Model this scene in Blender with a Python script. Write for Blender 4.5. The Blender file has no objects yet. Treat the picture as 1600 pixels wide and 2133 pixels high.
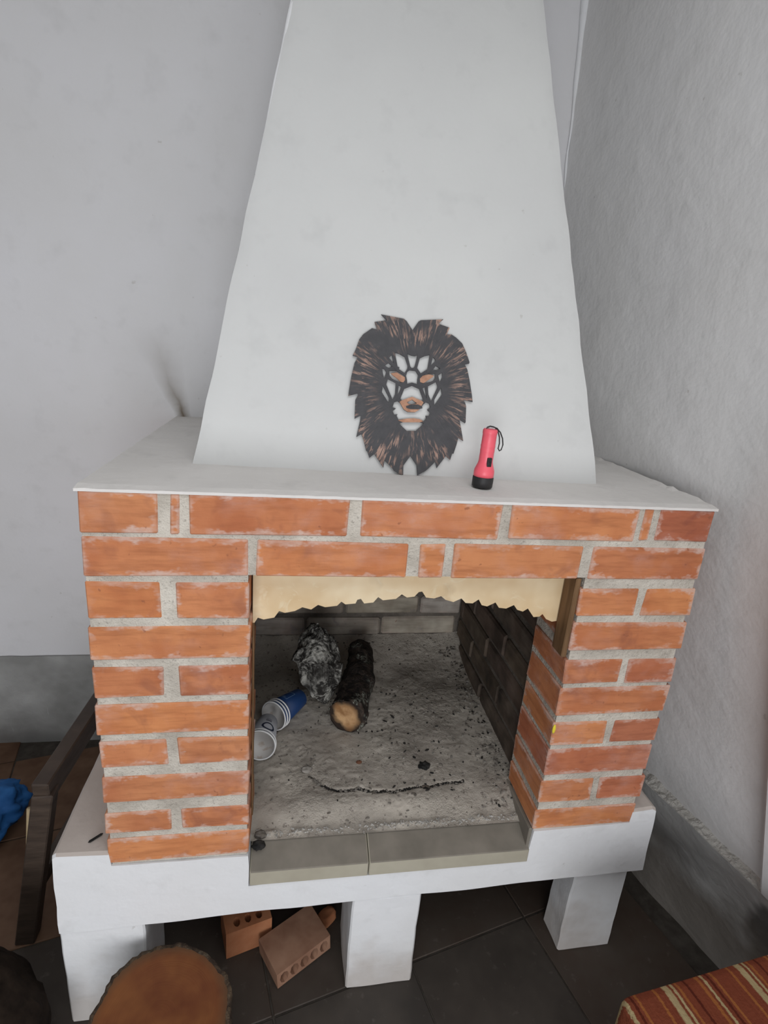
import bpy, bmesh, math, random
from mathutils import Vector, Matrix, noise
random.seed(7)
sc = bpy.context.scene
C = sc.collection
F = 0.455            # floor lies 0.455 m below the foot of the brickwork; everything is lifted by F at the end

# ------------------------------------------------------------------ camera, world, lights, exposure
cam = bpy.data.cameras.new('camera'); camo = bpy.data.objects.new('camera', cam); C.objects.link(camo)
cam.sensor_fit = 'HORIZONTAL'; cam.sensor_width = 36.0; cam.lens = 36.0 * 1126.3 / 1600; cam.clip_start = 0.02
RX = Vector((0.98498999, -0.15380025, 0.07835941)); RY = Vector((0.02797631, -0.30571593, -0.95171167)); RZ = Vector((0.17032922, 0.93961867, -0.29682437))
camo.matrix_world = Matrix(((RX[0], -RY[0], -RZ[0], 0.34024529), (RX[1], -RY[1], -RZ[1], -0.90003998), (RX[2], -RY[2], -RZ[2], 1.0591993 + F), (0, 0, 0, 1)))
sc.camera = camo
w = bpy.data.worlds.new('daylight'); sc.world = w; w.use_nodes = True
w.node_tree.nodes['Background'].inputs[0].default_value = (0.78, 0.86, 1.0, 1); w.node_tree.nodes['Background'].inputs[1].default_value = 1.0
def area_light(name, loc, target, sx, sy, power, col):
    l = bpy.data.lights.new(name, 'AREA'); l.shape = 'RECTANGLE'; l.size = sx; l.size_y = sy; l.energy = power; l.color = col
    o = bpy.data.objects.new(name, l); C.objects.link(o); o.location = loc
    o.rotation_euler = (Vector(target) - Vector(loc)).to_track_quat('-Z', 'Y').to_euler()
    return o
area_light('window_daylight_side', (1.50, -1.75, 1.38), (-2.0, -1.40, 1.25), 1.35, 1.45, 8, (0.97, 0.985, 1.0))
area_light('door_daylight_rear', (-0.05, -3.14, 0.80), (0.15, 0.0, 0.80), 1.9, 1.5, 62, (0.985, 0.99, 1.0))
area_light('overhead_fill', (0.55, -1.25, 2.685), (0.55, -1.249, 0.0), 1.5, 1.3, 22, (0.98, 0.99, 1.0))  # unseen overhead source, added to brighten the shelf and other level surfaces
sc.cycles.max_bounces = 6
vs = sc.view_settings
sc.display_settings.display_device = 'sRGB'
vs.view_transform = 'Standard'; vs.look = 'None'; vs.exposure = -0.3; vs.gamma = 1.0; vs.use_curve_mapping = False

# ------------------------------------------------------------------ helpers
def tag(o, label=None, cat=None, group=None, kind=None):
    if label: o['label'] = label
    if cat: o['category'] = cat
    if group: o['group'] = group
    if kind: o['kind'] = kind
    return o
def empty(name, loc=(0, 0, 0), rz=0.0):
    o = bpy.data.objects.new(name, None); C.objects.link(o); o.location = loc; o.rotation_euler = (0, 0, rz); o.empty_display_size = 0.05
    return o
def link(name, me, mat, parent=None, loc=None):
    o = bpy.data.objects.new(name, me); C.objects.link(o)
    if mat is not None and not me.materials: me.materials.append(mat)
    if parent: o.parent = parent
    if loc is not None: o.location = loc
    return o
def from_bm(name, bm, mat, parent=None, loc=None, smooth=False):
    bmesh.ops.recalc_face_normals(bm, faces=bm.faces)
    me = bpy.data.meshes.new(name); bm.to_mesh(me); bm.free()
    if smooth: me.polygons.foreach_set('use_smooth', [True] * len(me.polygons))
    return link(name, me, mat, parent, loc)
def bm_box(bm, x0, x1, y0, y1, z0, z1, bev=0.0, seg=1):
    r = bmesh.ops.create_cube(bm, size=1.0)
    M = Matrix.Translation(((x0+x1)/2, (y0+y1)/2, (z0+z1)/2)) @ Matrix.Diagonal((x1-x0, y1-y0, z1-z0, 1))
    bmesh.ops.transform(bm, matrix=M, verts=r['verts'])
    if bev:
        es = list({e for v in r['verts'] for e in v.link_edges})
        bmesh.ops.bevel(bm, geom=es, offset=bev, segments=seg, affect='EDGES', profile=0.7)
def box(name, x0, x1, y0, y1, z0, z1, mat, parent=None, bev=0.0, seg=1, smooth=False):
    bm = bmesh.new(); bm_box(bm, x0, x1, y0, y1, z0, z1, bev, seg)
    return from_bm(name, bm, mat, parent, smooth=smooth)
def nz(p, s, seed=0.0):
    return noise.noise(Vector((p[0]*s+seed, p[1]*s+seed*1.7, p[2]*s-seed)))
def fract(p, s, seed=0.0, octv=4):
    return noise.fractal(Vector((p[0]*s+seed, p[1]*s+seed*1.7, p[2]*s-seed)), 0.9, 2.1, octv)
def tube(name, pts, rad, mat, parent=None, n=10, smooth=True, caps=True):
    """swept tube; rad number or list"""
    bm = bmesh.new(); rings = []
    P = [Vector(p) for p in pts]; up = Vector((0.13, 0.21, 0.97))
    for i, p in enumerate(P):
        t = (P[min(i+1, len(P)-1)] - P[max(i-1, 0)]).normalized()
        a = t.cross(up)
        if a.length < 1e-4: a = t.cross(Vector((1, 0, 0)))
        a.normalize(); b = t.cross(a)
        r = rad[i] if isinstance(rad, (list, tuple)) else rad
        rings.append([bm.verts.new(p + a*r*math.cos(2*math.pi*k/n) + b*r*math.sin(2*math.pi*k/n)) for k in range(n)])
    for i in range(len(rings)-1):
        for k in range(n): bm.faces.new((rings[i][k], rings[i][(k+1) % n], rings[i+1][(k+1) % n], rings[i+1][k]))
    if caps: bm.faces.new(rings[0]); bm.faces.new(rings[-1])
    return from_bm(name, bm, mat, parent, smooth=smooth)
def lathe(name, prof, mat, parent=None, n=40, smooth=True):
    bm = bmesh.new(); rings = []
    for r, z in prof:
        if r < 1e-6: rings.append([bm.verts.new((0, 0, z))])
        else: rings.append([bm.verts.new((r*math.cos(2*math.pi*k/n), r*math.sin(2*math.pi*k/n), z)) for k in range(n)])
    for i in range(len(rings)-1):
        A, B = rings[i], rings[i+1]
        for k in range(n):
            if len(A) == 1 and len(B) > 1: bm.faces.new((A[0], B[k], B[(k+1) % n]))
            elif len(B) == 1 and len(A) > 1: bm.faces.new((A[k], A[(k+1) % n], B[0]))
            elif len(A) > 1: bm.faces.new((A[k], A[(k+1) % n], B[(k+1) % n], B[k]))
    return from_bm(name, bm, mat, parent, smooth=smooth)
def flat_extrude(name, loops, depth, mat, parent=None, bev=0.0):
    """2-D outline with holes -> solid plate in local XY, extruded +-depth/2 along Z"""
    cu = bpy.data.curves.new(name, 'CURVE'); cu.dimensions = '2D'; cu.fill_mode = 'BOTH'; cu.extrude = depth/2; cu.bevel_depth = bev; cu.bevel_resolution = 0
    for lp in loops:
        s = cu.splines.new('POLY'); s.points.add(len(lp)-1); s.use_cyclic_u = True
        for q, p in zip(s.points, lp): q.co = (p[0], p[1], 0, 1)
    t = bpy.data.objects.new(name, cu); C.objects.link(t)
    me = bpy.data.meshes.new_from_object(t.evaluated_get(bpy.context.evaluated_depsgraph_get()))
    bpy.data.objects.remove(t); bpy.data.curves.remove(cu)
    me.name = name; me.materials.clear()
    for p in me.polygons: p.use_smooth = False
    return link(name, me, mat, parent)
def blob(name, mat, parent, f, sub=5):
    bm = bmesh.new(); bmesh.ops.create_icosphere(bm, subdivisions=sub, radius=1.0)
    for v in bm.verts: v.co = f(v.co.copy())
    return from_bm(name, bm, mat, parent, smooth=True)

# ------------------------------------------------------------------ materials
class MT:
    def __init__(s, name, rough=0.9, spec=0.25):
        s.m = bpy.data.materials.new(name); s.m.use_nodes = True; s.t = s.m.node_tree; s.b = s.t.nodes['Principled BSDF']
        s.b.inputs['Roughness'].default_value = rough; s.b.inputs['Specular IOR Level'].default_value = spec
    def n(s, typ, **kw):
        nd = s.t.nodes.new(typ)
        for k, v in kw.items():
            if k.startswith('_'): setattr(nd, k[1:], v)
            else: s.put(nd.inputs[k.replace('__', ' ')] if not k.startswith('i') or not k[1:].isdigit() else nd.inputs[int(k[1:])], v)
        return nd
    def put(s, sock, v):
        if isinstance(v, bpy.types.NodeSocket): s.t.links.new(v, sock)
        else: sock.default_value = v
    def obj(s): return s.n('ShaderNodeTexCoord').outputs['Object']
    def pos(s): return s.n('ShaderNodeNewGeometry').outputs['Position']
    def mapv(s, v, sc=(1, 1, 1), loc=(0, 0, 0), rot=(0, 0, 0)):
        return s.n('ShaderNodeMapping', i0=v, Scale=sc, Location=loc, Rotation=rot).outputs[0]
    def noise(s, v, scale, detail=4.0, rough=0.55, dist=0.0):
        return s.n('ShaderNodeTexNoise', Vector=v, Scale=scale, Detail=min(detail, 3.0), Roughness=rough, Distortion=dist).outputs['Fac']
    def ramp(s, v, *stops):
        r = s.n('ShaderNodeValToRGB', i0=v); e = r.color_ramp.elements
        while len(e) < len(stops): e.new(0.5)
        for q, (p, c) in zip(e, stops):
            q.position = p; q.color = (c, c, c, 1) if isinstance(c, (int, float)) else (*c, 1)
        return r.outputs[0]
    def math(s, op, a, b=0.0, c=0.0):
        nd = s.t.nodes.new('ShaderNodeMath'); nd.operation = op
        for i, v in enumerate((a, b, c)): s.put(nd.inputs[i], v)
        return nd.outputs[0]
    def mix(s, f, a, b, mode='MIX'):
        nd = s.t.nodes.new('ShaderNodeMix'); nd.data_type = 'RGBA'; nd.blend_type = mode
        s.put(nd.inputs[0], f)
        for i, v in ((6, a), (7, b)):
            s.put(nd.inputs[i], v if isinstance(v, bpy.types.NodeSocket) else (*v, 1))
        return nd.outputs[2]
    def col(s, v): s.put(s.b.inputs['Base Color'], v if isinstance(v, bpy.types.NodeSocket) else (*v, 1)); return s
    def bump(s, h, strength=0.3, dist=0.01, prev=None):
        nd = s.n('ShaderNodeBump', Height=h, Strength=strength, Distance=dist)
        if prev is not None: s.put(nd.inputs['Normal'], prev)
        s.put(s.b.inputs['Normal'], nd.outputs[0]); return nd.outputs[0]
    def sep(s, v): return s.n('ShaderNodeSeparateXYZ', i0=v).outputs
    def rnd(s): return s.n('ShaderNodeObjectInfo').outputs['Random']

def plaster(name, base, mottle, bumpy=0.18, soot=False, dirt=0.0, low=False):
    m = MT(name, 0.92, 0.15); p = m.pos()
    a = m.noise(p, 2.2, 5, 0.6); b = m.noise(p, 14, 6, 0.6); c = m.noise(p, 90, 3, 0.6)
    col = m.mix(m.ramp(a, (0.3, 0.0), (0.72, 1.0)), base, mottle)
    col = m.mix(m.ramp(b, (0.56, 0.0), (0.8, 0.35 + dirt)), col, tuple(v*0.82 for v in mottle))
    sp = m.noise(p, 46, 2, 0.4)
    col = m.mix(m.ramp(sp, (0.76, 0.0), (0.80, 0.4)), col, (0.4, 0.38, 0.35))
    if low:       # splashed dirt towards the floor
        zz_ = m.math('ADD', m.sep(p)[2], m.math('MULTIPLY', m.math('SUBTRACT', m.noise(p, 7, 5, 0.65), 0.5), 0.35))
        col = m.mix(m.ramp(zz_, (0.02, 0.6), (0.17, 0.0)), col, (0.42, 0.36, 0.31))
    if soot:
        # smoke stain that escaped at the corner of the shelf
        v = m.n('ShaderNodeVectorMath', _operation='SUBTRACT', i0=p, i1=(0.012, 0.80, 0.815 + F)).outputs[0]
        x, y, z = m.sep(v)
        xs = m.math('ADD', x, m.math('MULTIPLY', z, 0.33))
        xs = m.math('ADD', xs, m.math('MULTIPLY', m.math('SUBTRACT', m.noise(p, 16, 4), 0.5), 0.03))
        wid = m.math('ADD', 0.022, m.math('MULTIPLY', m.math('MAXIMUM', z, 0.0), 0.24))
        gx = m.math('ABSOLUTE', m.math('DIVIDE', xs, wid))
        fx = m.ramp(gx, (0.0, 1.0), (0.3, 0.62), (1.0, 0.0))
        fz = m.ramp(m.math('DIVIDE', z, 0.24), (0.0, 1.0), (0.12, 0.75), (0.45, 0.35), (1.0, 0.0))
        st = m.math('MULTIPLY', m.math('MULTIPLY', fx, fz), 0.95)
        col = m.mix(st, col, (0.16, 0.125, 0.085))
    m.col(col)
    h = m.math('ADD', m.math('MULTIPLY', a, 1.6), m.math('ADD', m.math('MULTIPLY', b, 0.7), m.math('MULTIPLY', c, 0.12)))
    m.bump(h, bumpy, 0.012)
    return m.m
M_wall = plaster('whitewashed_plaster', (0.675, 0.672, 0.69), (0.63, 0.625, 0.625), 0.22, soot=True)
M_wallr = plaster('whitewashed_plaster_rough', (0.74, 0.735, 0.735), (0.69, 0.68, 0.67), 0.45)
M_hood = plaster('hood_plaster', (0.63, 0.635, 0.622), (0.575, 0.578, 0.572), 0.2)
M_base = plaster('base_plaster', (0.76, 0.77, 0.79), (0.70, 0.70, 0.70), 0.35, dirt=0.2, low=True)
M_shelf = plaster('shelf_plaster', (0.76, 0.735, 0.71), (0.66, 0.635, 0.61), 0.4, dirt=0.15)
M_ceil = plaster('ceiling_plaster', (0.60, 0.60, 0.59), (0.55, 0.55, 0.54), 0.1)

def m_cement(name, lo, hi, dark_low=False):
    m = MT(name, 0.85, 0.3); p = m.pos()
    a = m.noise(p, 5, 5, 0.65); b = m.noise(p, 40, 5, 0.6)
    col = m.mix(m.ramp(a, (0.35, 0.0), (0.7, 1.0)), lo, hi)
    sc_ = m.noise(m.mapv(p, (60, 60, 6), rot=(0.3, 0.6, 0.2)), 1.0, 3)
    col = m.mix(m.ramp(sc_, (0.68, 0.0), (0.76, 0.5)), col, (0.45, 0.45, 0.44))
    if dark_low:      # dark rounded patch on the right-hand dado, and browner towards the floor
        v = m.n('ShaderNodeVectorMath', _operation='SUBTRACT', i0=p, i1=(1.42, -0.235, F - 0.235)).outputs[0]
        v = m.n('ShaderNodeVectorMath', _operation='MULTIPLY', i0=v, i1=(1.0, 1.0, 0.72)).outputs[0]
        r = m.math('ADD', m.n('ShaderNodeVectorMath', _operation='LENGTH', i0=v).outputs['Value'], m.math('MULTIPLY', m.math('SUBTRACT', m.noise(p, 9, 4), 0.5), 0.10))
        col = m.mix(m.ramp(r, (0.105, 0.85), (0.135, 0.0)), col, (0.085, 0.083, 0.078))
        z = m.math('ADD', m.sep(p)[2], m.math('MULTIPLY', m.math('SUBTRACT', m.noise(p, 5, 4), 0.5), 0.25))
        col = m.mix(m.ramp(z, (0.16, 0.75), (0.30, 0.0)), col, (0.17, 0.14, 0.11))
    m.col(col); m.bump(m.math('ADD', m.math('MULTIPLY', b, 0.6), a), 0.35, 0.012); return m.m
M_cement = m_cement('cement_render', (0.235, 0.235, 0.225), (0.37, 0.37, 0.36))
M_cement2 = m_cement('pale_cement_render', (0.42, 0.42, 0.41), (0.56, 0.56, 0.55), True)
def m_crumble():
    m = MT('crumbled_mortar', 0.95, 0.1); p = m.pos()
    b = m.noise(p, 70, 5, 0.7)
    m.col(m.mix(b, (0.30, 0.29, 0.27), (0.62, 0.60, 0.56))); m.bump(b, 0.8, 0.01); return m.m
M_crumble = m_crumble()
def m_brick(name, dark, light, smear, soot=0.0):
    m = MT(name, 0.8, 0.25); o = m.obj(); rnd = m.rnd()
    off = m.n('ShaderNodeVectorMath', _operation='ADD', i0=o, i1=m.n('ShaderNodeCombineXYZ', X=m.math('MULTIPLY', rnd, 37.0), Y=m.math('MULTIPLY', rnd, 11.0), Z=m.math('MULTIPLY', rnd, 23.0)).outputs[0]).outputs[0]
    a = m.noise(off, 9, 4, 0.6); st = m.noise(m.mapv(off, (6, 6, 45)), 1.6, 5, 0.65); fine = m.noise(off, 120, 4, 0.6)
    mid = tuple((x+y)/2 for x, y in zip(dark, light))
    col = m.mix(m.ramp(a, (0.32, 0.0), (0.68, 1.0)), dark, light)
    col = m.mix(m.ramp(st, (0.46, 0.0), (0.72, 0.6)), col, tuple(x*0.70 for x in dark))
    blot = m.noise(off, 14, 4, 0.6, 0.5)
    col = m.mix(m.ramp(blot, (0.58, 0.0), (0.70, 0.5)), col, (dark[0]*0.62, dark[1]*0.66, dark[2]*0.9))
    tint = m.ramp(rnd, (0.0, (0.86, 0.80, 0.82)), (0.3, (1.0, 1.0, 1.0)), (0.7, (1.05, 1.05, 0.95)), (1.0, (0.92, 0.95, 1.0)))
    col = m.mix(1.0, col, tint, 'MULTIPLY')
    # mortar smeared over the arrises of each brick
    att = m.n('ShaderNodeAttribute', _attribute_type='OBJECT', _attribute_name='half_size').outputs['Vector']
    ab = m.n('ShaderNodeVectorMath', _operation='ABSOLUTE', i0=o).outputs[0]
    d = m.sep(m.n('ShaderNodeVectorMath', _operation='SUBTRACT', i0=att, i1=ab).outputs[0])
    sm = m.noise(m.mapv(off, (22, 22, 40)), 1.0, 6, 0.75)
    # distance to the nearest arris: the second smallest of the three distances
    lo = m.math('MINIMUM', d[0], d[1]); hi = m.math('MAXIMUM', d[0], d[1])
    e = m.math('MAXIMUM', lo, m.math('MINIMUM', hi, d[2]))
    e = m.math('ADD', e, m.math('MULTIPLY', m.math('SUBTRACT', 0.47, sm), 0.050))
    thin = m.noise(m.mapv(off, (60, 60, 150)), 1.0, 5, 0.7)
    col = m.mix(m.math('MULTIPLY', m.ramp(m.math('MULTIPLY', e, 60.0), (0.02, smear), (0.42, 0.0)), m.math('MULTIPLY', m.ramp(thin, (0.3, 0.45), (0.6, 1.0)), m.ramp(m.noise(off, 15, 3, 0.6), (0.40, 0.12), (0.58, 1.0)))), col, (0.60, 0.46, 0.40))
    wide = m.noise(off, 6.5, 5, 0.7)
    col = m.mix(m.math('MULTIPLY', m.ramp(wide, (0.52, 0.0), (0.80, 0.5 * min(1, smear*1.4))), m.ramp(thin, (0.35, 0.4), (0.65, 1.0))), col, (0.58, 0.38, 0.34))
    spk = m.noise(off, 75, 2, 0.5)
    col = m.mix(m.ramp(spk, (0.70, 0.0), (0.76, 0.6)), col, (0.25, 0.09, 0.05))
    if soot:
        sn = m.noise(m.pos(), 7, 5, 0.65)
        col = m.mix(m.ramp(sn, (0.3, soot), (0.72, max(0.0, soot-0.42))), col, (0.018, 0.015, 0.013))
    m.col(col); m.bump(m.math('ADD', m.math('MULTIPLY', fine, 0.35), m.math('ADD', m.math('MULTIPLY', st, 0.5), a)), 0.3, 0.006)
    return m.m
M_brick = m_brick('orange_brick', (0.47, 0.165, 0.072), (0.60, 0.245, 0.108), 0.75)
M_brickred = m_brick('red_brick', (0.37, 0.115, 0.060), (0.47, 0.165, 0.085), 0.7)
M_sooty = m_brick('sooty_brick', (0.30, 0.215, 0.16), (0.44, 0.35, 0.27), 0.3, soot=0.95)
M_ashbrick = m_brick('ashy_brick', (0.34, 0.29, 0.245), (0.56, 0.51, 0.455), 0.5, soot=0.45)
def m_mortar(name, a, b, rel=0.8):
    m = MT(name, 0.95, 0.1); p = m.pos()
    n1 = m.noise(p, 150, 4, 0.7); n2 = m.noise(p, 12, 4, 0.6)
    col = m.mix(m.ramp(n2, (0.35, 0.0), (0.7, 1.0)), a, b)
    col = m.mix(m.ramp(n1, (0.58, 0.0), (0.72, 0.6)), col, tuple(x*0.5 for x in a))
    m.col(col); m.bump(m.math('ADD', n1, m.math('MULTIPLY', n2, 0.6)), rel, 0.006); return m.m
M_mortar = m_mortar('grey_mortar', (0.44, 0.40, 0.345), (0.66, 0.615, 0.54))
M_sootmortar = m_mortar('sooty_mortar', (0.10, 0.088, 0.075), (0.20, 0.175, 0.15))
def m_ash():
    m = MT('ash_and_cement', 0.95, 0.1); p = m.pos()
    a = m.noise(p, 6, 6, 0.65); b = m.noise(p, 70, 6, 0.75); c = m.noise(p, 260, 4, 0.7)
    col = m.mix(m.ramp(a, (0.34, 0.0), (0.66, 1.0)), (0.325, 0.293, 0.255), (0.505, 0.462, 0.402))
    col = m.mix(m.ramp(b, (0.30, 0.8), (0.42, 0.0)), col, (0.12, 0.10, 0.088))
    col = m.mix(m.ramp(c, (0.66, 0.0), (0.74, 0.6)), col, (0.62, 0.60, 0.56))
    d = m.noise(p, 3.1, 3, 0.6)
    col = m.mix(m.ramp(d, (0.5, 0.0), (0.75, 0.5)), col, (0.43, 0.375, 0.315))
    msk = m.ramp(m.noise(p, 4.5, 3, 0.5), (0.42, 0.25), (0.6, 1.0))
    m.col(col); m.bump(m.math('MULTIPLY', m.math('ADD', b, m.math('MULTIPLY', c, 0.5)), msk), 0.8, 0.008); return m.m
M_ash = m_ash()
def simple(name, base, var, scale=12, rough=0.7, spec=0.3, bump=0.15, stretch=(1, 1, 1), metal=0.0):
    m = MT(name, rough, spec); o = m.obj(); a = m.noise(m.mapv(o, stretch), scale, 5, 0.6)
    m.col(m.mix(m.ramp(a, (0.32, 0.0), (0.7, 1.0)), base, var)); m.b.inputs['Metallic'].default_value = metal
    if bump: m.bump(a, bump, 0.006)
    return m.m
M_tile = simple('hearth_cement', (0.18, 0.163, 0.136), (0.245, 0.22, 0.185), 14, 0.9, 0.2, 0.2)
M_tileedge = simple('hearth_tile_edge', (0.36, 0.33, 0.26), (0.43, 0.40, 0.32), 10, 0.8, 0.2, 0.15)
def m_plate():
    m = MT('cream_sheet_metal', 0.5, 0.35); o = m.obj()
    a = m.noise(o, 7, 5, 0.6); b = m.noise(o, 22, 4, 0.6, 1.2)
    col = m.mix(m.ramp(a, (0.36, 0.0), (0.66, 1.0)), (0.66, 0.48, 0.27), (0.82, 0.68, 0.46))
    col = m.mix(m.ramp(b, (0.60, 0.0), (0.72, 0.5)), col, (0.82, 0.73, 0.54))
    col = m.mix(m.ramp(m.noise(o, 11, 3), (0.62, 0.0), (0.8, 0.5)), col, (0.36, 0.235, 0.12))
    m.col(col); m.bump(a, 0.25, 0.01); return m.m
M_plate = m_plate()
M_wood = simple('scorched_wood', (0.10, 0.055, 0.025), (0.24, 0.14, 0.07), 5, 0.75, 0.25, 0.35, (8, 8, 1))
M_darkwood = simple('dark_stained_wood', (0.040, 0.027, 0.020), (0.075, 0.052, 0.038), 4, 0.55, 0.4, 0.2, (3, 3, 14))
M_palewood = simple('pale_wood', (0.33, 0.25, 0.14), (0.42, 0.33, 0.2), 20, 0.7)
def m_terra():
    m = MT('terracotta_tile', 0.7, 0.3); p = m.pos(); a = m.noise(p, 9, 5, 0.65)
    m.col(m.mix(m.ramp(a, (0.36, 0.0), (0.68, 1.0)), (0.10, 0.052, 0.030), (0.17, 0.10, 0.062))); m.bump(a, 0.15, 0.005); return m.m
M_terra = m_terra()
def m_floor():
    m = MT('floor_tile', 0.62, 0.35); p = m.pos(); rnd = m.rnd()
    a = m.noise(p, 7, 5, 0.65); b = m.noise(p, 40, 4, 0.6)
    col = m.mix(rnd, (0.055, 0.037, 0.027), (0.040, 0.034, 0.029))
    col = m.mix(m.ramp(a, (0.36, 0.0), (0.68, 0.75)), col, (0.068, 0.056, 0.046))
    col = m.mix(m.ramp(b, (0.62, 0.0), (0.75, 0.4)), col, (0.13, 0.115, 0.10))
    m.col(col); m.bump(m.math('ADD', a, m.math('MULTIPLY', b, 0.3)), 0.15, 0.005); return m.m
M_floor = m_floor()
M_grout = simple('floor_grout', (0.05, 0.043, 0.036), (0.085, 0.075, 0.065), 30, 0.95, 0.1)

# ------------------------------------------------------------------ the room
ZC = 2.25          # ceiling (local z)
def back_y(z): return 0.800 + 0.11 * max(0.0, 0.80 - z)
def smooth_lean(z):            # the right wall batters outwards below shelf height
    t = max(0.0, 1.15 - z); k = 0.35
    return (t*t/(4*k) if t < 2*k else t - k) / (1.605 - k)
def right_x(y, z):
    top = 1.19 - 0.08*y - 0.055*max(0.0, z - 1.2)
    off = 0.325 - 0.18*max(y, -0.4)
    return top + off*smooth_lean(z)
floor = box('floor', -2.5, 2.3, -3.3, 1.2, -F-0.12, -F-0.004, M_grout); tag(floor, 'dark dusty tiled floor around the fireplace', 'floor', kind='structure')
TS = 0.354; ang = math.radians(13.2); U = Vector((math.cos(ang), math.sin(ang))); V = Vector((-math.sin(ang), math.cos(ang))); P0 = Vector((0.334, -0.036))
bm = bmesh.new(); bm_box(bm, -TS/2+0.002, TS/2-0.002, -TS/2+0.002, TS/2-0.002, -0.012, 0.0, 0.002)
bmesh.ops.recalc_face_normals(bm, faces=bm.faces); tile_me = bpy.data.meshes.new('tile'); bm.to_mesh(tile_me); bm.free(); tile_me.materials.append(M_floor); tile_me2 = tile_me.copy(); tile_me2.materials.clear(); tile_me2.materials.append(M_terra)
for i in range(-6, 5):
    for j in range(-6, 4):
        c2 = P0 + U*TS*(i+0.5) + V*TS*(j+0.5)
        if c2.x < -1.9 or c2.x > right_x(c2.y, -F) + 0.05 or c2.y > 1.0 or c2.y < -2.0: continue
        t = link('tile', tile_me2 if c2.x < 0.1 and c2.y > 0.30 else tile_me, None, floor, (c2.x, c2.y, -F)); t.rotation_euler = (random.uniform(-.002, .002), random.uniform(-.002, .002), ang)

def grid_mesh(name, fn, us, vs_, mat, parent=None, skip=None, thick=0.0, smooth=True):
    bm = bmesh.new(); G = [[bm.verts.new(fn(a, b)) for b in vs_] for a in us]
    for i in range(len(us)-1):
        for j in range(len(vs_)-1):
            if skip and skip(0.5*(us[i]+us[i+1]), 0.5*(vs_[j]+vs_[j+1])): continue
            bm.faces.new((G[i][j], G[i+1][j], G[i+1][j+1], G[i][j+1]))
    bmesh.ops.delete(bm, geom=[v for v in bm.verts if not v.link_faces], context='VERTS')
    o = from_bm(name, bm, mat, parent, smooth=smooth)
    if thick:
        md = o.modifiers.new('thickness', 'SOLIDIFY'); md.thickness = abs(thick); md.offset = 1.0 if thick > 0 else -1.0
    return o
def lin(a, b, n): return [a + (b-a)*i/n for i in range(n+1)]
zs = lin(-F-0.02, ZC+0.02, 60)
def wall_wob(p, amp=0.004): return amp*fract(p, 1.7, 3.0, 3)
wb = grid_mesh('wall_back', lambda x, z: (x, back_y(z) + wall_wob((x, 0, z)), z), lin(-2.5, 1.75, 90), zs, M_wall); 
tag(wb, 'whitewashed plaster wall behind the fireplace with a smoke stain', 'wall', kind='structure')
ys = lin(-3.25, 0.96, 100)
wr = grid_mesh('wall_right', lambda y, z: (right_x(y, z) + wall_wob((0, y, z), 0.007), y, z), ys, zs, M_wallr,
               skip=lambda y, z: -2.42 < y < -1.05 and 0.18 < z < 1.66); tag(wr, 'rough whitewashed plaster wall to the right of the fireplace', 'wall', kind='structure')
wl = box('wall_left', -2.5, -2.4, -3.3, 0.95, -F, ZC, M_wall); tag(wl, 'whitewashed wall on the far left side', 'wall', kind='structure')
bm = bmesh.new()
bm_box(bm, -2.5, -1.05, -3.3, -3.2, -F, ZC); bm_box(bm, 0.95, 2.4, -3.3, -3.2, -F, ZC); bm_box(bm, -1.05, 0.95, -3.3, -3.2, 1.12, ZC)
wf = from_bm('wall_front', bm, M_wall); tag(wf, 'whitewashed wall with the open doorway facing the fireplace', 'wall', kind='structure')
ce = box('ceiling', -2.5, 2.4, -3.3, 1.0, ZC, ZC+0.1, M_ceil); tag(ce, 'plain white plaster ceiling', 'ceiling', kind='structure')
fill_frame = empty('overhead_fill_frame', (0.55, -1.25, ZC)); tag(fill_frame, 'added frame around the unseen overhead light in front of the fireplace', 'window', kind='structure')  # frame added around the overhead fill light; the ceiling has no opening
for a, b, c_, d in ((-.80, .80, -.70, -.65), (-.80, .80, .65, .70), (-.80, -.75, -.65, .65), (.75, .80, -.65, .65)):
    box('window_frame', a, b, c_, d, -0.03, 0.0, M_base, fill_frame)

# cement dado on both walls, with a crumbling top edge on the right
def dado(name, fn_in, us, ztop, lab, mat=M_cement, wob=0.006):
    zz = lin(-F-0.01, ztop, 24)
    o = grid_mesh(name, fn_in, us, zz, mat)
    tag(o, lab, 'baseboard', kind='structure'); return o
dl = dado('baseboard_back', lambda x, z: (x, back_y(z) - 0.006 + 0.002*nz((x, 0, z), 6), z + (0.004*nz((x, 0, 0), 14) if z > -0.1 else 0)), lin(-2.4, 1.3, 80), -0.065, 'grey cement dado along the wall behind the fireplace')
def dadothick(y): return 0.030 + 0.006*nz((0, y, 0), 9)
def ledge_z(y): return -0.055 + 0.005*nz((0, y, 3), 14)
bm = bmesh.new(); yy = lin(-1.6, 0.90, 120); zz = lin(-F-0.01, 0.0, 20); cols = []
for y in yy:
    lz = ledge_z(y); col = []
    for z in zz:
        z2 = -F - 0.01 + (z + F + 0.01)/(F + 0.01)*(lz + F + 0.01)
        wet = 0.004*nz((0, y, z2), 11)
        col.append(bm.verts.new((right_x(y, z2) - dadothick(y) + wet, y, z2)))
    cols.append(col)
for i in range(len(yy)-1):
    for j in range(len(zz)-1): bm.faces.new((cols[i][j], cols[i+1][j], cols[i+1][j+1], cols[i][j+1]))
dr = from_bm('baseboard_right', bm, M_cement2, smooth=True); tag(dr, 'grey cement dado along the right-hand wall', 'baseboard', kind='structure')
bm = bmesh.new(); rows = []
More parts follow.
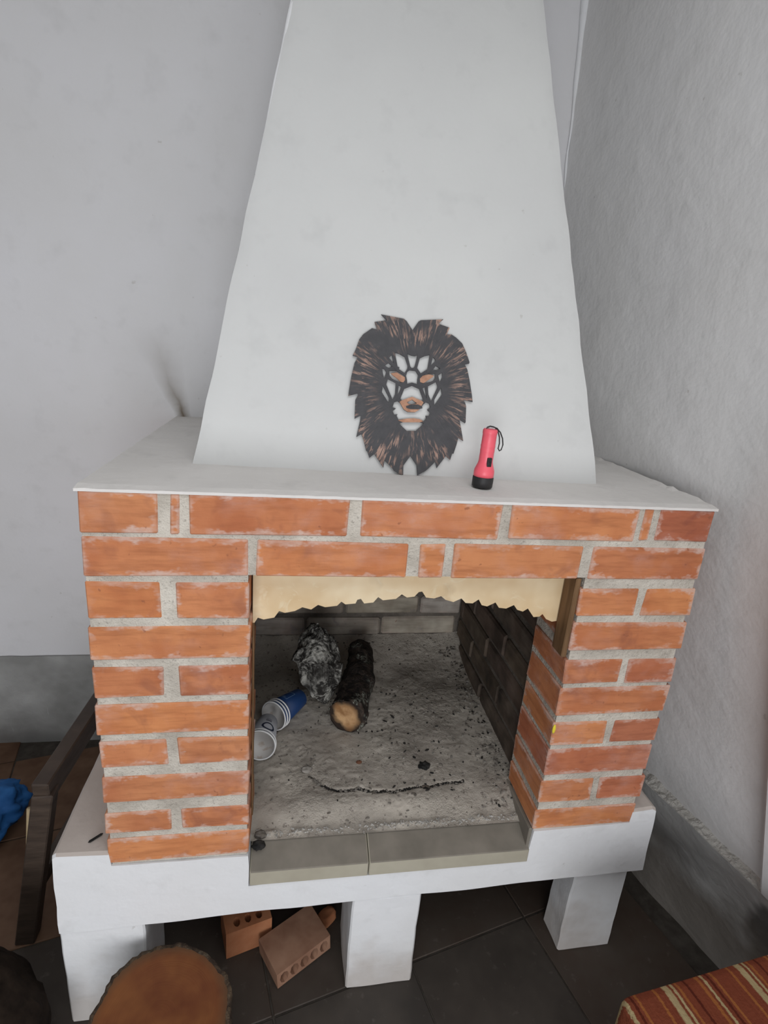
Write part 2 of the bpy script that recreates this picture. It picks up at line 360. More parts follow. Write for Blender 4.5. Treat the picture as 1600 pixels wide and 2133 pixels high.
for y in lin(-1.6, 0.90, 420):
    lz = ledge_z(y); a = []
    for k in range(7):
        f = k/6
        x = right_x(y, lz) - dadothick(y)*(1-f) + 0.008*f
        z = lz + 0.014*f*f + (0.007*fract((x*1.0, y, 0.2), 55, 2, 3) if 0 < k < 6 else 0) - (0.002 if k == 0 else 0)
        a.append(bm.verts.new((x, y, z)))
    rows.append(a)
for i in range(len(rows)-1):
    for k in range(6): bm.faces.new((rows[i][k], rows[i+1][k], rows[i+1][k+1], rows[i][k+1]))
lg = from_bm('crumbling_edge', bm, M_crumble, dr)
# plaster return (window jamb) further along the right wall
bm = bmesh.new(); cols = []
for y, d in ((-0.135, 0.0), (-0.137, 0.022), (-0.150, 0.034), (-0.24, 0.036), (-0.30, 0.036), (-0.305, 0.0)):
    cols.append([bm.verts.new((right_x(y, z) - d, y, z)) for z in lin(-0.052, ZC, 30)])
for i in range(len(cols)-1):
    for j in range(30): bm.faces.new((cols[i][j], cols[i+1][j], cols[i+1][j+1], cols[i][j+1]))
bm.faces.new([c_[0] for c_ in cols])
tp = from_bm('trim_1', bm, M_base); tag(tp, 'white plastered pier projecting from the right-hand wall above the dado', 'trim', kind='structure')
# plaster seam running up the corner of the two walls
pts = []; rr = []
for i in range(26):
    z = 1.50 + i*0.031; y = back_y(z); x = right_x(y, z)
    pts.append((x - 0.004 + 0.004*nz((0, 0, z), 9), y - 0.004, z)); rr.append(max(0.0018, 0.003 + 0.011*max(0, (z-1.66)/0.4) + 0.0035*nz((1, 0, z), 13)))
seam = tube('plaster_seam', pts, rr, M_base, wr, n=8)
# window frame in the right wall (the daylight comes through here)
wn = empty('window_1', (0, 0, 0)); tag(wn, 'window opening in the right-hand wall', 'window', kind='structure')
for (a, b, c_, d) in ((-2.42, -2.36, 0.2, 1.64), (-1.12, -1.06, 0.2, 1.64), (-2.36, -1.12, 0.2, 0.26), (-2.36, -1.12, 1.58, 1.64)):
    box('window_frame', 1.53, 1.58, a, b, c_, d, M_base, wn)

# ------------------------------------------------------------------ the fireplace
fp = empty('fireplace', (0.58, 0.4, -F))
tag(fp, 'orange brick fireplace on a white plastered base with a tapering white hood', 'fireplace')
def keep(o): o.matrix_parent_inverse = Matrix.Translation((-0.58, -0.4, F)); return o
def fbox(*a, **k): return keep(box(*a, parent=fp, **k))

# white plastered base slab: front profile swept to the wall
prof = [(-0.115, -0.176), (-0.111, 0.034), (-0.104, 0.040), (-0.001, 0.036), (0.000, 0.002), (0.272, 0.002), (0.274, -0.086), (0.915, -0.076), (0.916, 0.010), (1.163, 0.012), (1.164, 0.046), (1.216, 0.051), (1.226, 0.045), (1.238, -0.146)]
def sub(pr, step):
    out = []
    for a, b in zip(pr, pr[1:] + pr[:1]):
        n = max(1, int(math.dist(a, b)/step))
        out += [(a[0] + (b[0]-a[0])*i/n, a[1] + (b[1]-a[1])*i/n) for i in range(n)]
    return out
pr2 = sub(prof, 0.025); bm = bmesh.new(); L = []
def wobp(x, z, y):
    p = (x, y, z); a = 0.0028 if 0.003 < x < 1.16 and z > 0 else 0.0035
    return Vector((x + a*nz(p, 14, 1), y, z + a*nz(p, 11, 5)))
for y in [0.0, 0.006] + lin(0.05, 0.83, 12):
    ins = 0.005 if y == 0.0 else 0.0
    ring = []
    for x, z in pr2:
        q = wobp(x, z, y); cx, cz = 0.55, -0.06
        q.x -= math.copysign(ins*0.5, x-cx) if abs(x-cx) > 0.6 else 0
        q.z -= math.copysign(ins*0.6, z+0.06) if z < -0.1 or z > 0.03 else 0
        if y == 0.0: q.y += 0.002*nz((x, 0, z), 9, 2) - 0.001
        ring.append(bm.verts.new(q))
    L.append(ring)
n = len(pr2)
for i in range(len(L)-1):
    for k in range(n): bm.faces.new((L[i][k], L[i][(k+1) % n], L[i+1][(k+1) % n], L[i+1][k]))
bmesh.ops.triangle_fill(bm, edges=[bm.edges.get((L[0][k], L[0][(k+1) % n])) for k in range(n)], use_beauty=True)
sl = keep(from_bm('base_slab', bm, M_base, fp))
sl.data.materials.append(plaster('dusty_slab_top', (0.58, 0.52, 0.475), (0.48, 0.425, 0.385), 0.3, dirt=0.2))
for p_ in sl.data.polygons:
    if p_.normal.z > 0.7 and p_.center.z > 0.02: p_.material_index = 1

def leg(name, x0, x1, y0, y1, z0, z1, flare=0.0):
    bm = bmesh.new(); bm_box(bm, x0, x1, y0, y1, z0, z1)
    bmesh.ops.subdivide_edges(bm, edges=bm.edges, cuts=7, use_grid_fill=True)
    for v in bm.verts:
        p = v.co.copy(); t = (p.z - z0)/(z1 - z0)
        v.co += Vector((0.004*nz(p, 13, 1), 0.0035*nz(p, 12, 4), 0)) * (1 - 0.4*t)
        v.co.x += flare*(1-t)*(1 if p.x > (x0+x1)/2 else -1)
    bmesh.ops.bevel(bm, geom=[e for e in bm.edges if len(e.link_faces) == 2 and e.calc_face_angle(0) > 1.0], offset=0.004, segments=1, affect='EDGES')
    return keep(from_bm(name, bm, M_base, fp))
leg('leg', -0.114, 0.055, 0.002, 0.15, -F, -0.165)
leg('leg', 0.506, 0.667, 0.002, 0.16, -F, -0.160, 0.002)
leg('leg', 1.078, 1.226, 0.032, 0.115, -F, -0.140, 0.002)

# mortar core behind and between the bricks
bm = bmesh.new()
R = 0.0026
bm_box(bm, R, 0.272-R, R, 0.16, 0.004, 0.797); bm_box(bm, R, 0.222, 0.15, 0.80, 0.004, 0.797)
bm_box(bm, 0.915+R, 1.165-R, R, 0.16, 0.008, 0.797); bm_box(bm, 0.945, 1.165-R, 0.15, 0.80, 0.008, 0.797)
bm_box(bm, 0.272-R, 0.915+R, R, 0.044, 0.650, 0.797); bm_box(bm, 0.24, 0.95, 0.062, 0.16, 0.655, 0.797)
keep(from_bm('mortar', bm, M_mortar, fp))
bm = bmesh.new(); bm_box(bm, 0.215, 0.95, 0.752, 0.80, -0.02, 0.797); bm_box(bm, 0.210, 0.224, 0.162, 0.76, -0.02, 0.79); bm_box(bm, 0.943, 0.955, 0.162, 0.76, -0.02, 0.79)
keep(from_bm('firebox_mortar', bm, M_sootmortar, fp))

def brick(x0, x1, y0, y1, z0, z1, mat=None, jit=0.0020, bev=0.0022):
    hx, hy, hz = (x1-x0)/2, (y1-y0)/2, (z1-z0)/2
    bm = bmesh.new(); bm_box(bm, -hx, hx, -hy, hy, -hz, hz)
    for v in bm.verts: v.co += Vector((random.uniform(-jit, jit), random.uniform(-jit, jit)*0.5, random.uniform(-jit, jit)))
    bmesh.ops.bevel(bm, geom=list(bm.edges), offset=bev, segments=1, affect='EDGES')
    o = from_bm('brick', bm, mat or M_brick, fp, ((x0+x1)/2, (y0+y1)/2, (z0+z1)/2)); keep(o)
    o['half_size'] = (hx, hy, hz); return o
# rows from the top, heights measured along the two pillars
ZL = [(.724, .796), (.647, .716), (.565, .635), (.484, .551), (.403, .468), (.321, .388), (.248, .308), (.162, .225), (.086, .138), (.010, .071)]
ZR = [(.731, .796), (.650, .716), (.565, .627), (.486, .549), (.405, .462), (.327, .393), (.248, .309), (.168, .239), (.090, .151), (.014, .070)]
D = 0.155
for a, b, m in ((0, .122, 0), (.143, .157, 0), (.172, .441, 0), (.462, .723, 0), (.743, 1.002, 0), (1.013, 1.033, 0), (1.048, 1.165, 1)):
    t = (a+b)/2/1.165; z0 = ZL[0][0]*(1-t) + ZR[0][0]*t
    brick(a, b, 0, 0.044, z0, .796, M_brickred if m else None)
for a, b in ((-.001, .270), (.284, .555), (.578, .623), (.642, .900), (.922, 1.168)):
    t = (a+b)/2/1.165; brick(a, b, 0, 0.044 if 0.27 < b < 1 and a > 0.2 else D, ZL[1][0]*(1-t) + ZR[1][0]*t, .716)
for r in range(2, 10):
    z0, z1 = ZL[r]; xo = random.uniform(-.004, .002)
    if r % 2 == 0: brick(xo, .120, 0, D, z0, z1); brick(.146 if r < 6 else .140, .273, 0, D, z0, z1)
    else: brick(xo, .273, 0, D, z0, z1)
    z0, z1 = ZR[r]; xo = random.uniform(-.002, .004)
    if r % 2 == 0:
        brick(.913, 1.041, 0, D, z0, z1); brick(1.057, 1.168+xo, 0, D, z0, z1, M_brickred if r in (4, 6, 8) else None)
    else: brick(.913, 1.168+xo, 0, D, z0, z1, M_brickred if r in (7,) else None)
# left flank of the brickwork, back to the wall
for r in range(0, 10):
    z0, z1 = ZL[r]; e = 0.07 if r % 2 else 0.0
    ycuts = [(0.168 if r > 0 else 0.056), 0.43 - e, 0.69 - e, 0.795] if r % 2 == 0 else [0.168, 0.35, 0.60, 0.795]
    for a, b in zip(ycuts, ycuts[1:]):
        brick(0.0, 0.05, a+0.006, b-0.006, z0, z1)
# firebox lining: sooty brick courses on the back and on both sides
Z0 = [0.012 + 0.080*i for i in range(8)]
for i, z in enumerate(Z0):
    xs = [0.228, 0.40, 0.66, 0.93] if i % 2 else [0.228, 0.30, 0.53, 0.79, 0.943]
    for a, b in zip(xs, xs[1:]): brick(a+.004, b-.004, 0.743 + random.uniform(-.003, .003), 0.775, z, z+0.066, M_ashbrick if i < 3 else M_sooty, bev=0.006)
    ys_ = [0.165, 0.34, 0.58, 0.742] if i % 2 else [0.165, 0.46, 0.70, 0.742]
    for a, b in zip(ys_, ys_[1:]):
        dd = random.uniform(-.004, .004)
        brick(0.934 + dd, 0.97, a+.004, b-.004, z, z+0.064, M_sooty, bev=0.006)
        brick(0.205, 0.231 + dd, a+.004, b-.004, z, z+0.064, M_sooty, bev=0.006)

# shelf on top
bm = bmesh.new(); xs = lin(-0.003, 1.0, 60); fr = []
pr = []
nx, ny = 70, 40
G = []
for i in range(nx+1):
    row = []
    for j in range(ny+1):
        y = -0.001 + 0.803*j/ny; x0 = -0.003; x1 = 1.170 if y < 0.03 else min(1.170, right_x(y, 0.81) + 0.004)
        x = x0 + (x1-x0)*i/nx
        z = 0.8035 + 0.0016*fract((x, y, 0), 9, 1, 4)
        if j == 0: z = 0.8005 + 0.0012*nz((x, 0, 0), 40)
        if i == nx and y > 0.05: z += 0.004 + 0.004*nz((0, y, 0), 40)
        if j == 0: y += 0.0015*nz((x, 0, 2), 45)
        row.append(bm.verts.new((x, y, z)))
    G.append(row)
for i in range(nx):
    for j in range(ny): bm.faces.new((G[i][j], G[i+1][j], G[i+1][j+1], G[i][j+1]))
ext = bmesh.ops.extrude_face_region(bm, geom=list(bm.faces))
for v in [g for g in ext['geom'] if isinstance(g, bmesh.types.BMVert)]: v.co.z = 0.7955
keep(from_bm('shelf', bm, M_shelf, fp, smooth=False))

# hood: tapering plastered smoke hood leaning back to the wall
bm = bmesh.new(); cols = []
def hood_ring(z):
    t = (z - 0.80)/0.95
    xl = 0.146 + (0.325-0.146)*t; xr = 0.997 - (0.997-0.854)*t; yl = 0.188 + 0.278*t + 0.002; yr = 0.149 + 0.318*t
    return xl, xr, min(yl, 0.79), min(yr, 0.79)
zsH = lin(0.802, ZC, 60); NH = 44
for z in zsH:
    xl, xr, yl, yr = hood_ring(z); ring = []
    ring.append((xl + 0.01, 0.805)); ring.append((xl + 0.004, (yl + 0.8)/2))
    for k in range(NH+1):
        f = k/NH; ring.append((xl + (xr-xl)*f, yl + (yr-yl)*f))
    ring.append((xr - 0.004, (yr + 0.8)/2)); ring.append((xr - 0.01, 0.805))
    vs2 = []
    for q, (x, y) in enumerate(ring):
        edge = q in (2, NH+2)
        p = (x, y, z); a = 0.0022*fract(p, 3.0, 2, 4) + (0.0028*nz(p, 16, 3) if edge else 0)
        if q in (2, 3) : a -= 0.0
        xx = x + (0.003*nz(p, 12, 8) if edge else 0) + (0.0005 if q == 2 else -0.0005 if q == NH+2 else 0)
        vs2.append(bm.verts.new((xx, y + a + (0.003 if edge else 0), z)))
    cols.append(vs2)
for i in range(len(cols)-1):
    for k in range(len(cols[0])-1): bm.faces.new((cols[i][k], cols[i][k+1], cols[i+1][k+1], cols[i+1][k]))
hd = keep(from_bm('hood', bm, M_hood, fp, smooth=True))
hd.data.set_sharp_from_angle(angle=math.radians(40))
# plaster bead along the upper left edge of the hood
pts = []; rr = []
for i in range(40):
    z = 1.36 + i*0.0215; xl, xr, yl, yr = hood_ring(z)
    pts.append((xl + 0.001 + 0.0015*nz((0, 0, z), 12), yl + 0.008, z)); rr.append(max(0.0010, 0.0022 + 0.0050*max(0, min(1, (z-1.45)/0.3)) + 0.0015*nz((4, 0, z), 9)))
keep(tube('edge_bead', pts, rr, M_base, fp, n=8))

# hearth: cement tiles at the front, ash bed behind
for a, b in ((.2755, .5335), (.5355, .9145)):
    o = fbox('hearth_tile', a, b, -0.004, 0.066, -0.081, -0.042, mat=M_tileedge, bev=0.002)
    for v in o.data.vertices:
        if v.co.z > -0.06: v.co.z += 0.034*max(0, v.co.y)/0.095        # worn front, sloping inwards and up
    o.data.materials.append(M_tile)
    for p in o.data.polygons:
        if p.normal.z > 0.7: p.material_index = 1
def bed_z(x, y):
    t = min(1.0, max(0.0, (y - 0.058)/0.075)); ramp = t*t*(3-2*t)
    z = -0.0165 + 0.0165*ramp + 0.035*max(0.0, (y-0.1))/0.6 + 0.05*max(0.0, (y-0.58)/0.17)**2
    z += 0.010*max(0.0, (x-0.80)/0.13)**2*ramp
    # crust of caked ash with a broken front edge
    ex = x - 0.61; ed = 0.150 + 0.020*abs(ex)/0.2 + 0.05*max(0, (-ex-0.13)/0.08)**2 + 0.008*nz((x, 0, 0), 22)
    inx = 1.0 if 0.40 < x < 0.80 else 0.0
    if y > ed and inx: z += 0.0008*min(1.0, (y-ed)/0.003)*min(1.0, (x-0.40)/0.02)*min(1.0, (0.80-x)/0.05)
    elif inx and ed - 0.008 < y <= ed: z -= 0.0025
    z += ramp*(0.0045*fract((x, y, 0), 11, 5, 6) + 0.0035*abs(nz((x, y, 0), 60, 2))*max(0.0, min(1.0, 0.5 + 2*nz((x, y, 1), 7, 4))))
    if 0.052 < y < 0.075: z += 0.006*max(0, nz((x, y, 0), 30, 1) + 0.35)*(1 - abs(y-0.066)/0.012 if abs(y-0.066) < 0.012 else 0)
    return z
bm = bmesh.new(); nx, ny = 210, 220; G = []
for i in range(nx+1):
    x = 0.2250 + (0.942-0.2250)*i/nx
    G.append([bm.verts.new((x, 0.050 + 0.70*j/ny, bed_z(x, 0.050 + 0.70*j/ny))) for j in range(ny+1)])
for i in range(nx):
    for j in range(ny): bm.faces.new((G[i][j], G[i+1][j], G[i+1][j+1], G[i][j+1]))
ab = keep(from_bm('ash_bed', bm, M_ash, fp, smooth=True)); ab['kind'] = 'stuff'
M_char = simple('charcoal', (0.012, 0.012, 0.012), (0.05, 0.046, 0.042), 40, 0.9, 0.2, 0.5)
M_crumb = simple('cinder', (0.10, 0.085, 0.07), (0.34, 0.32, 0.29), 25, 0.95, 0.1, 0.5)
def debris(name, n, mat, smin, smax, region):
    bm = bmesh.new()
    for _ in range(n):
        x, y = region(); s = random.uniform(smin, smax)**1.0
        r = bmesh.ops.create_icosphere(bm, subdivisions=1, radius=s)
        M = Matrix.Translation((x, y, bed_z(x, y) + s*0.25)) @ Matrix.Rotation(random.uniform(0, 6), 4, 'Z') @ Matrix.Diagonal((random.uniform(0.7, 1.9), random.uniform(0.5, 1.0), random.uniform(0.35, 0.7), 1))
        for v in r['verts']: v.co *= random.uniform(0.75, 1.2)
        bmesh.ops.transform(bm, matrix=M, verts=r['verts'])
    o = keep(from_bm(name, bm, mat, fp)); o['kind'] = 'stuff'; return o
def reg_right(): 
    y = random.uniform(0.09, 0.70); return (0.925 - abs(random.gauss(0, 0.035)), y)
def reg_all(): return (random.uniform(0.285, 0.925), random.uniform(0.08, 0.735))
def reg_mid(): return (min(0.9, max(0.30, random.gauss(0.72, 0.12))), min(0.7, max(0.16, random.gauss(0.36, 0.13))))
debris('cinder_crumbs', 360, M_crumb, 0.0012, 0.0045, reg_all)
debris('cinder_crumbs', 150, M_crumb, 0.0015, 0.006, reg_right)
debris('charcoal_crumbs', 70, M_char, 0.0012, 0.0045, reg_right)
def reg_crack():
    x = random.uniform(0.405, 0.80); ex = x - 0.61
    return (x, 0.147 + 0.020*abs(ex)/0.2 + 0.05*max(0, (-ex-0.13)/0.08)**2 + 0.008*nz((x, 0, 0), 22) + random.uniform(-.005, .003))
def reg_front(): return (random.uniform(0.285, 0.905), random.gauss(0.064, 0.004))
debris('mortar_crumbs', 260, M_crumble, 0.0012, 0.0035, reg_front)
debris('charcoal_crumbs', 520, M_char, 0.0012, 0.0034, reg_crack)
debris('cinder_crumbs', 50, M_crumb, 0.002, 0.006, reg_crack)
debris('charcoal_crumbs', 90, M_char, 0.001, 0.0045, reg_mid)
debris('charcoal_crumbs', 80, M_char, 0.001, 0.004, reg_all)
def chunk(x, y, s, mat=None):
    o = blob('cinder', mat or M_crumb, fp, lambda p: Vector((x, y, bed_z(x, y) + s*0.35)) + Vector((p.x*s*1.2, p.y*s*0.9, p.z*s*0.7))*(1 + 0.5*nz(p, 2.0, x*50)), sub=3); keep(o); return o
chunk(.292, .035, .012, M_char); chunk(.295, .060, .011); chunk(.705, .215, .013, M_char); chunk(.40, .225, .011); chunk(.535, .24, .006, simple('rust_flake', (.10, .04, .02), (.16, .07, .04)))

# scalloped sheet across the top of the opening
ARC = [(0.278, 0.528), (0.284, 0.539), (0.295, 0.535), (0.315, 0.539), (0.324, 0.553), (0.335, 0.549), (0.354, 0.553), (0.368, 0.561), (0.385, 0.556), (0.398, 0.566), (0.412, 0.561), (0.435, 0.564), (0.443, 0.573), (0.451, 0.567), (0.471, 0.569), (0.474, 0.577), (0.481, 0.579), (0.488, 0.569), (0.506, 0.571), (0.515, 0.583), (0.525, 0.576), (0.551, 0.579), (0.562, 0.589), (0.573, 0.582), (0.588, 0.584), (0.596, 0.594), (0.603, 0.595), (0.612, 0.582), (0.629, 0.58), (0.643, 0.585), (0.653, 0.577), (0.67, 0.572), (0.686, 0.58), (0.696, 0.57), (0.711, 0.569), (0.723, 0.578), (0.731, 0.565), (0.743, 0.562), (0.76, 0.571), (0.769, 0.559), (0.785, 0.557), (0.801, 0.565), (0.81, 0.554), (0.823, 0.55), (0.833, 0.557), (0.849, 0.537), (0.862, 0.538), (0.868, 0.544), (0.878, 0.532), (0.892, 0.526), (0.906, 0.528), (0.91, 0.537)]
sg = flat_extrude('smoke_guard', [[(0.2745, 0.646), (0.2745, 0.528)] + ARC + [(0.911, 0.646)]], 0.0025, M_plate, fp)
sg.rotation_euler = (math.pi/2, 0, 0); sg.location = (0, 0.052, 0); keep(sg); sg['label'] = 'cream sheet with a scalloped arched lower edge'
fbox('cement_fillet', 0.9075, 0.9160, 0.003, 0.165, -0.044, 0.0125, mat=M_tile, bev=0.002)
st = fbox('mounting_strip', 0.901, 0.9125, 0.004, 0.049, 0.468, 0.647, mat=M_wood, bev=0.002); st['label'] = 'scorched brown wooden strip'
fbox('mounting_strip', 0.2735, 0.2775, 0.056, 0.075, 0.05, 0.645, mat=M_wood, bev=0.001)
M_yel = simple('yellow_paint', (0.70, 0.56, 0.03), (0.75, 0.62, 0.06), 30, 0.6)
pd = keep(blob('paint_dab', M_yel, fp, lambda p: Vector((0.9155 + 0.004*p.x, -0.0003 + 0.0022*p.y, 0.293 + 0.012*p.z)), 2))

# lion outline and its cut-outs in tenths of a millimetre, measured in the plane of the plate
LION_OUT = [(-739, 3239), (-266, 3191), (-204, 3146), (-75, 2973), (39, 3157), (88, 3191), (565, 3253), (457, 3153), (706, 3089), (650, 2948), (753, 2952), (859, 2890), (987, 2784), (1078, 2610), (1159, 2409), (1155, 2378), (1057, 2355), (1119, 2249), (1175, 2040), (1240, 1721), (1262, 1581), (1215, 1588), (1047, 1617), (1102, 1550), (1126, 1481), (1129, 1148), (1120, 1127), (992, 1200), (1030, 1041), (1094, 752), (988, 816), (953, 663), (899, 478), (868, 477), (833, 344), (737, 419), (553, 158), (522, 292), (360, 118), (291, 65), (152, -12), (128, 196), (-11, 378), (-149, 172), (-146, -17), (-201, -15), (-335, 53), (-377, 110), (-544, 260), (-562, 110), (-673, 263), (-758, 377), (-854, 293), (-903, 418), (-929, 437), (-987, 631), (-1042, 766), (-1143, 701), (-1082, 1019), (-1068, 1148), (-1193, 1072), (-1192, 1278), (-1194, 1455), (-1140, 1567), (-1155, 1591), (-1340, 1529), (-1330, 1643), (-1297, 1921), (-1241, 2210), (-1177, 2333), (-1286, 2354), (-1232, 2477), (-1163, 2699), (-1088, 2804), (-916, 2942), (-801, 2922), (-839, 3003), (-867, 3074), (-615, 3131)]
LION_HOLES = [[(-422, 2481), (-336, 2468), (-213, 2408), (-145, 2234), (-148, 2174), (-204, 2080), (-328, 2151), (-355, 2198)], [(-166, 2482), (-73, 2449), (-2, 2444), (52, 2469), (6, 2245), (-22, 2198), (-57, 2191), (-89, 2218)], [(311, 2494), (272, 2195), (134, 2095), (54, 2199), (101, 2403), (200, 2460)], [(-543, 2368), (-485, 2427), (-438, 2261)], [(-635, 2197), (-543, 2258), (-460, 2190), (-534, 2160)], [(-678, 2139), (-627, 2128), (-585, 2072), (-624, 1935)], [(-531, 2096), (-371, 2109), (-279, 2065), (-192, 2021), (-188, 1932), (-221, 1885), (-296, 1874), (-455, 1942), (-507, 1998)], [(-101, 2143), (26, 2137), (85, 2052), (69, 1970), (73, 1866), (-40, 1893), (-139, 1861), (-147, 1935), (-171, 2023), (-150, 2104)], [(187, 2059), (266, 2105), (434, 2112), (438, 2017), (385, 1953), (204, 1885), (132, 1915), (119, 1984)], [(379, 2454), (443, 2389), (340, 2281)], [(448, 2274), (542, 2226), (487, 2191), (385, 2189)], [(587, 2144), (590, 2058), (544, 1945), (502, 2082)], [(-544, 1931), (-376, 1859), (-381, 1630), (-432, 1517), (-574, 1815)], [(-314, 1818), (-257, 1792), (-330, 1603)], [(-643, 1790), (-503, 1542), (-509, 1442), (-657, 1650)], [(-37, 1828), (117, 1774), (208, 1560), (169, 1518), (-27, 1599), (-230, 1501), (-267, 1548), (-195, 1752)], [(-133, 1477), (-24, 1535), (79, 1472), (40, 1449), (-91, 1440)], [(232, 1817), (283, 1575), (183, 1789)], [(467, 1944), (502, 1841), (377, 1537), (315, 1668), (293, 1836)], [(574, 1826), (600, 1697), (447, 1456), (442, 1566)], [(-325, 1489), (-273, 1458), (-187, 1324), (-105, 1280), (47, 1285), (126, 1335), (212, 1450), (271, 1504), (333, 1489), (367, 1411), (298, 1356), (372, 1291), (334, 1228), (273, 1224), (285, 1175), (237, 1112), (154, 1147), (22, 1158), (-139, 1138), (-289, 1109), (-332, 1186), (-314, 1217), (-384, 1212), (-422, 1279), (-349, 1334), (-425, 1358), (-394, 1460)], [(-275, 1030), (-196, 1065), (157, 1087), (244, 1062), (73, 902), (-108, 891)]]
LION_EYE1 = [(-489, 2049), (-370, 2078), (-267, 2026), (-175, 1983), (-182, 1922), (-221, 1882), (-272, 1891), (-386, 1977), (-447, 2012)]
LION_EYE2 = [(187, 2054), (318, 2089), (410, 2070), (401, 2045), (223, 1912), (193, 1899), (132, 1915), (113, 1994)]
LION_NOSE = [(-250, 1504), (-27, 1599), (184, 1524), (216, 1496), (126, 1335), (47, 1285), (-105, 1280), (-187, 1324), (-284, 1472)]
LION_MOUTH = [(-298, 1093), (-139, 1138), (22, 1158), (154, 1147), (227, 1106), (157, 1082), (-196, 1060)]

# ------------------------------------------------------------------ lion cut-out leaning on the hood
def m_lion():
    m = MT('charcoal_and_copper_paint', 0.55, 0.35); o = m.obj()
    v = m.n('ShaderNodeVectorMath', _operation='SUBTRACT', i0=o, i1=(0.0, 0.175, 0.0)).outputs[0]
    x, y, z = m.sep(v)
    ang = m.math('ARCTAN2', y, x); rad = m.n('ShaderNodeVectorMath', _operation='LENGTH', i0=v).outputs['Value']
    hv = m.n('ShaderNodeCombineXYZ', X=m.math('MULTIPLY', m.math('COSINE', ang), 7.0), Y=m.math('MULTIPLY', m.math('SINE', ang), 7.0), Z=m.math('MULTIPLY', rad, 9.0)).outputs[0]
    hair = m.noise(hv, 3.4, 4, 0.65, 0.6)
    patch = m.noise(o, 17, 2, 0.5)
    # streaks sit towards the tips of the mane
    tip = m.ramp(rad, (0.072, 0.0), (0.105, 1.0))
    f = m.math('MULTIPLY', m.math('MULTIPLY', m.ramp(hair, (0.52, 0.0), (0.60, 1.0)), m.ramp(patch, (0.42, 0.0), (0.56, 1.0))), tip)
    base = m.mix(m.noise(o, 60, 4), (0.034, 0.034, 0.038), (0.078, 0.076, 0.080))
    cop = m.mix(m.noise(o, 40, 3), (0.16, 0.095, 0.075), (0.50, 0.33, 0.26))
    m.col(m.mix(f, base, cop)); m.bump(hair, 0.35, 0.003); return m.m
M_lion = m_lion()
M_cop = simple('copper_paint', (0.30, 0.145, 0.085), (0.50, 0.27, 0.17), 60, 0.5, 0.4, 0.25)
S = lambda L: [(a*1e-4, b*1e-4) for a, b in L]
lu = Vector((0.9989, -0.046, 0.0)).normalized(); lv = Vector((0.0139, 0.3026, 0.953)).normalized(); ln = lu.cross(lv).normalized()   # ln faces the viewer side
if ln.y > 0: ln = -ln
lion = empty('lion_wall_art')
lion.matrix_world = Matrix(((lu.x, lv.x, ln.x, 0.5813), (lu.y, lv.y, ln.y, 0.1678), (lu.z, lv.z, ln.z, 0.8050), (0, 0, 0, 1))) @ Matrix.Translation((0, 0, 0.0034))
tag(lion, 'black and copper cut-out lion head leaning against the white hood', 'wall art')
flat_extrude('mane_and_face', [S(LION_OUT)] + [S(h) for h in LION_HOLES], 0.0032, M_lion, lion)
for nm, L_ in (('eye', LION_EYE1), ('eye', LION_EYE2)):
    o = flat_extrude(nm, [S(L_)], 0.0026, M_cop, lion); o['label'] = 'copper painted eye'
o = flat_extrude('nose', [S(LION_NOSE), S(LION_HOLES[16])], 0.0012, M_cop, lion); o.location.z = 0.0021; o['label'] = 'copper painted nose'
o = flat_extrude('mouth', [S(LION_MOUTH)], 0.0012, M_cop, lion); o.location.z = 0.0021; o['label'] = 'copper painted mouth'
o = flat_extrude('nose_shadow_paint', [[(-.0150, .1395), (-.004, .1440), (.010, .1445), (.019, .1415), (.0195, .1370), (.010, .1345), (-.006, .1340), (-.014, .1360)]], 0.0008, M_lion, lion); o.location.z = 0.0027
for cx, cy in ((-.0368, .2165), (.0300, .2140)):
    o = flat_extrude('pupil', [[(cx + .0055*math.cos(a), cy + .0032*math.sin(a) - .12*.0055*math.cos(a)*(1 if cx > 0 else -1)) for a in [k*math.pi/6 for k in range(12)]]], 0.0008, M_lion, lion); o.location.z = 0.0015

# ------------------------------------------------------------------ torch
M_pink = MT('pink_plastic', 0.38, 0.5).col((0.82, 0.115, 0.155)).m
M_black = simple('black_plastic', (0.012, 0.012, 0.013), (0.03, 0.028, 0.028), 30, 0.5, 0.4, 0.1)
fl = empty('flashlight', (0.712, 0.092, 0.8045), 0.2); tag(fl, 'pink plastic flashlight with a black wrist strap standing on the shelf', 'flashlight')
fl.rotation_euler = (0, 0.02, 0.15)
prof = [(0.0, 0.021), (0.0198, 0.021), (0.0200, 0.028), (0.0196, 0.034), (0.0170, 0.041), (0.0148, 0.047), (0.0138, 0.052)]
lathe('lamp_head', [(0.0, 0.0), (0.0185, 0.0), (0.0203, 0.0015), (0.0206, 0.010), (0.0206, 0.019), (0.0198, 0.0215), (0.0, 0.0215)], M_black, fl)
lathe('body', prof + [(0.0138, 0.070), (0.0141, 0.0715), (0.0141, 0.0735), (0.0138, 0.075), (0.0138, 0.079), (0.0141, 0.0805), (0.0141, 0.0825), (0.0138, 0.084), (0.0136, 0.104), (0.0142, 0.106), (0.0142, 0.1120), (0.0125, 0.1145), (0.0, 0.1150)], M_pink, fl)
sw = box('switch', -0.0048, 0.0048, -0.0165, -0.011, 0.043, 0.061, M_black, fl, bev=0.0022, seg=2)
box('switch_button', -0.0030, 0.0030, -0.0182, -0.0150, 0.053, 0.059, M_black, sw, bev=0.001)
box('cap_loop', -0.005, 0.005, -0.003, 0.003, 0.114, 0.1185, simple('grey_plastic', (0.5, 0.5, 0.5), (0.6, 0.6, 0.6)), fl, bev=0.0015)
sp = []
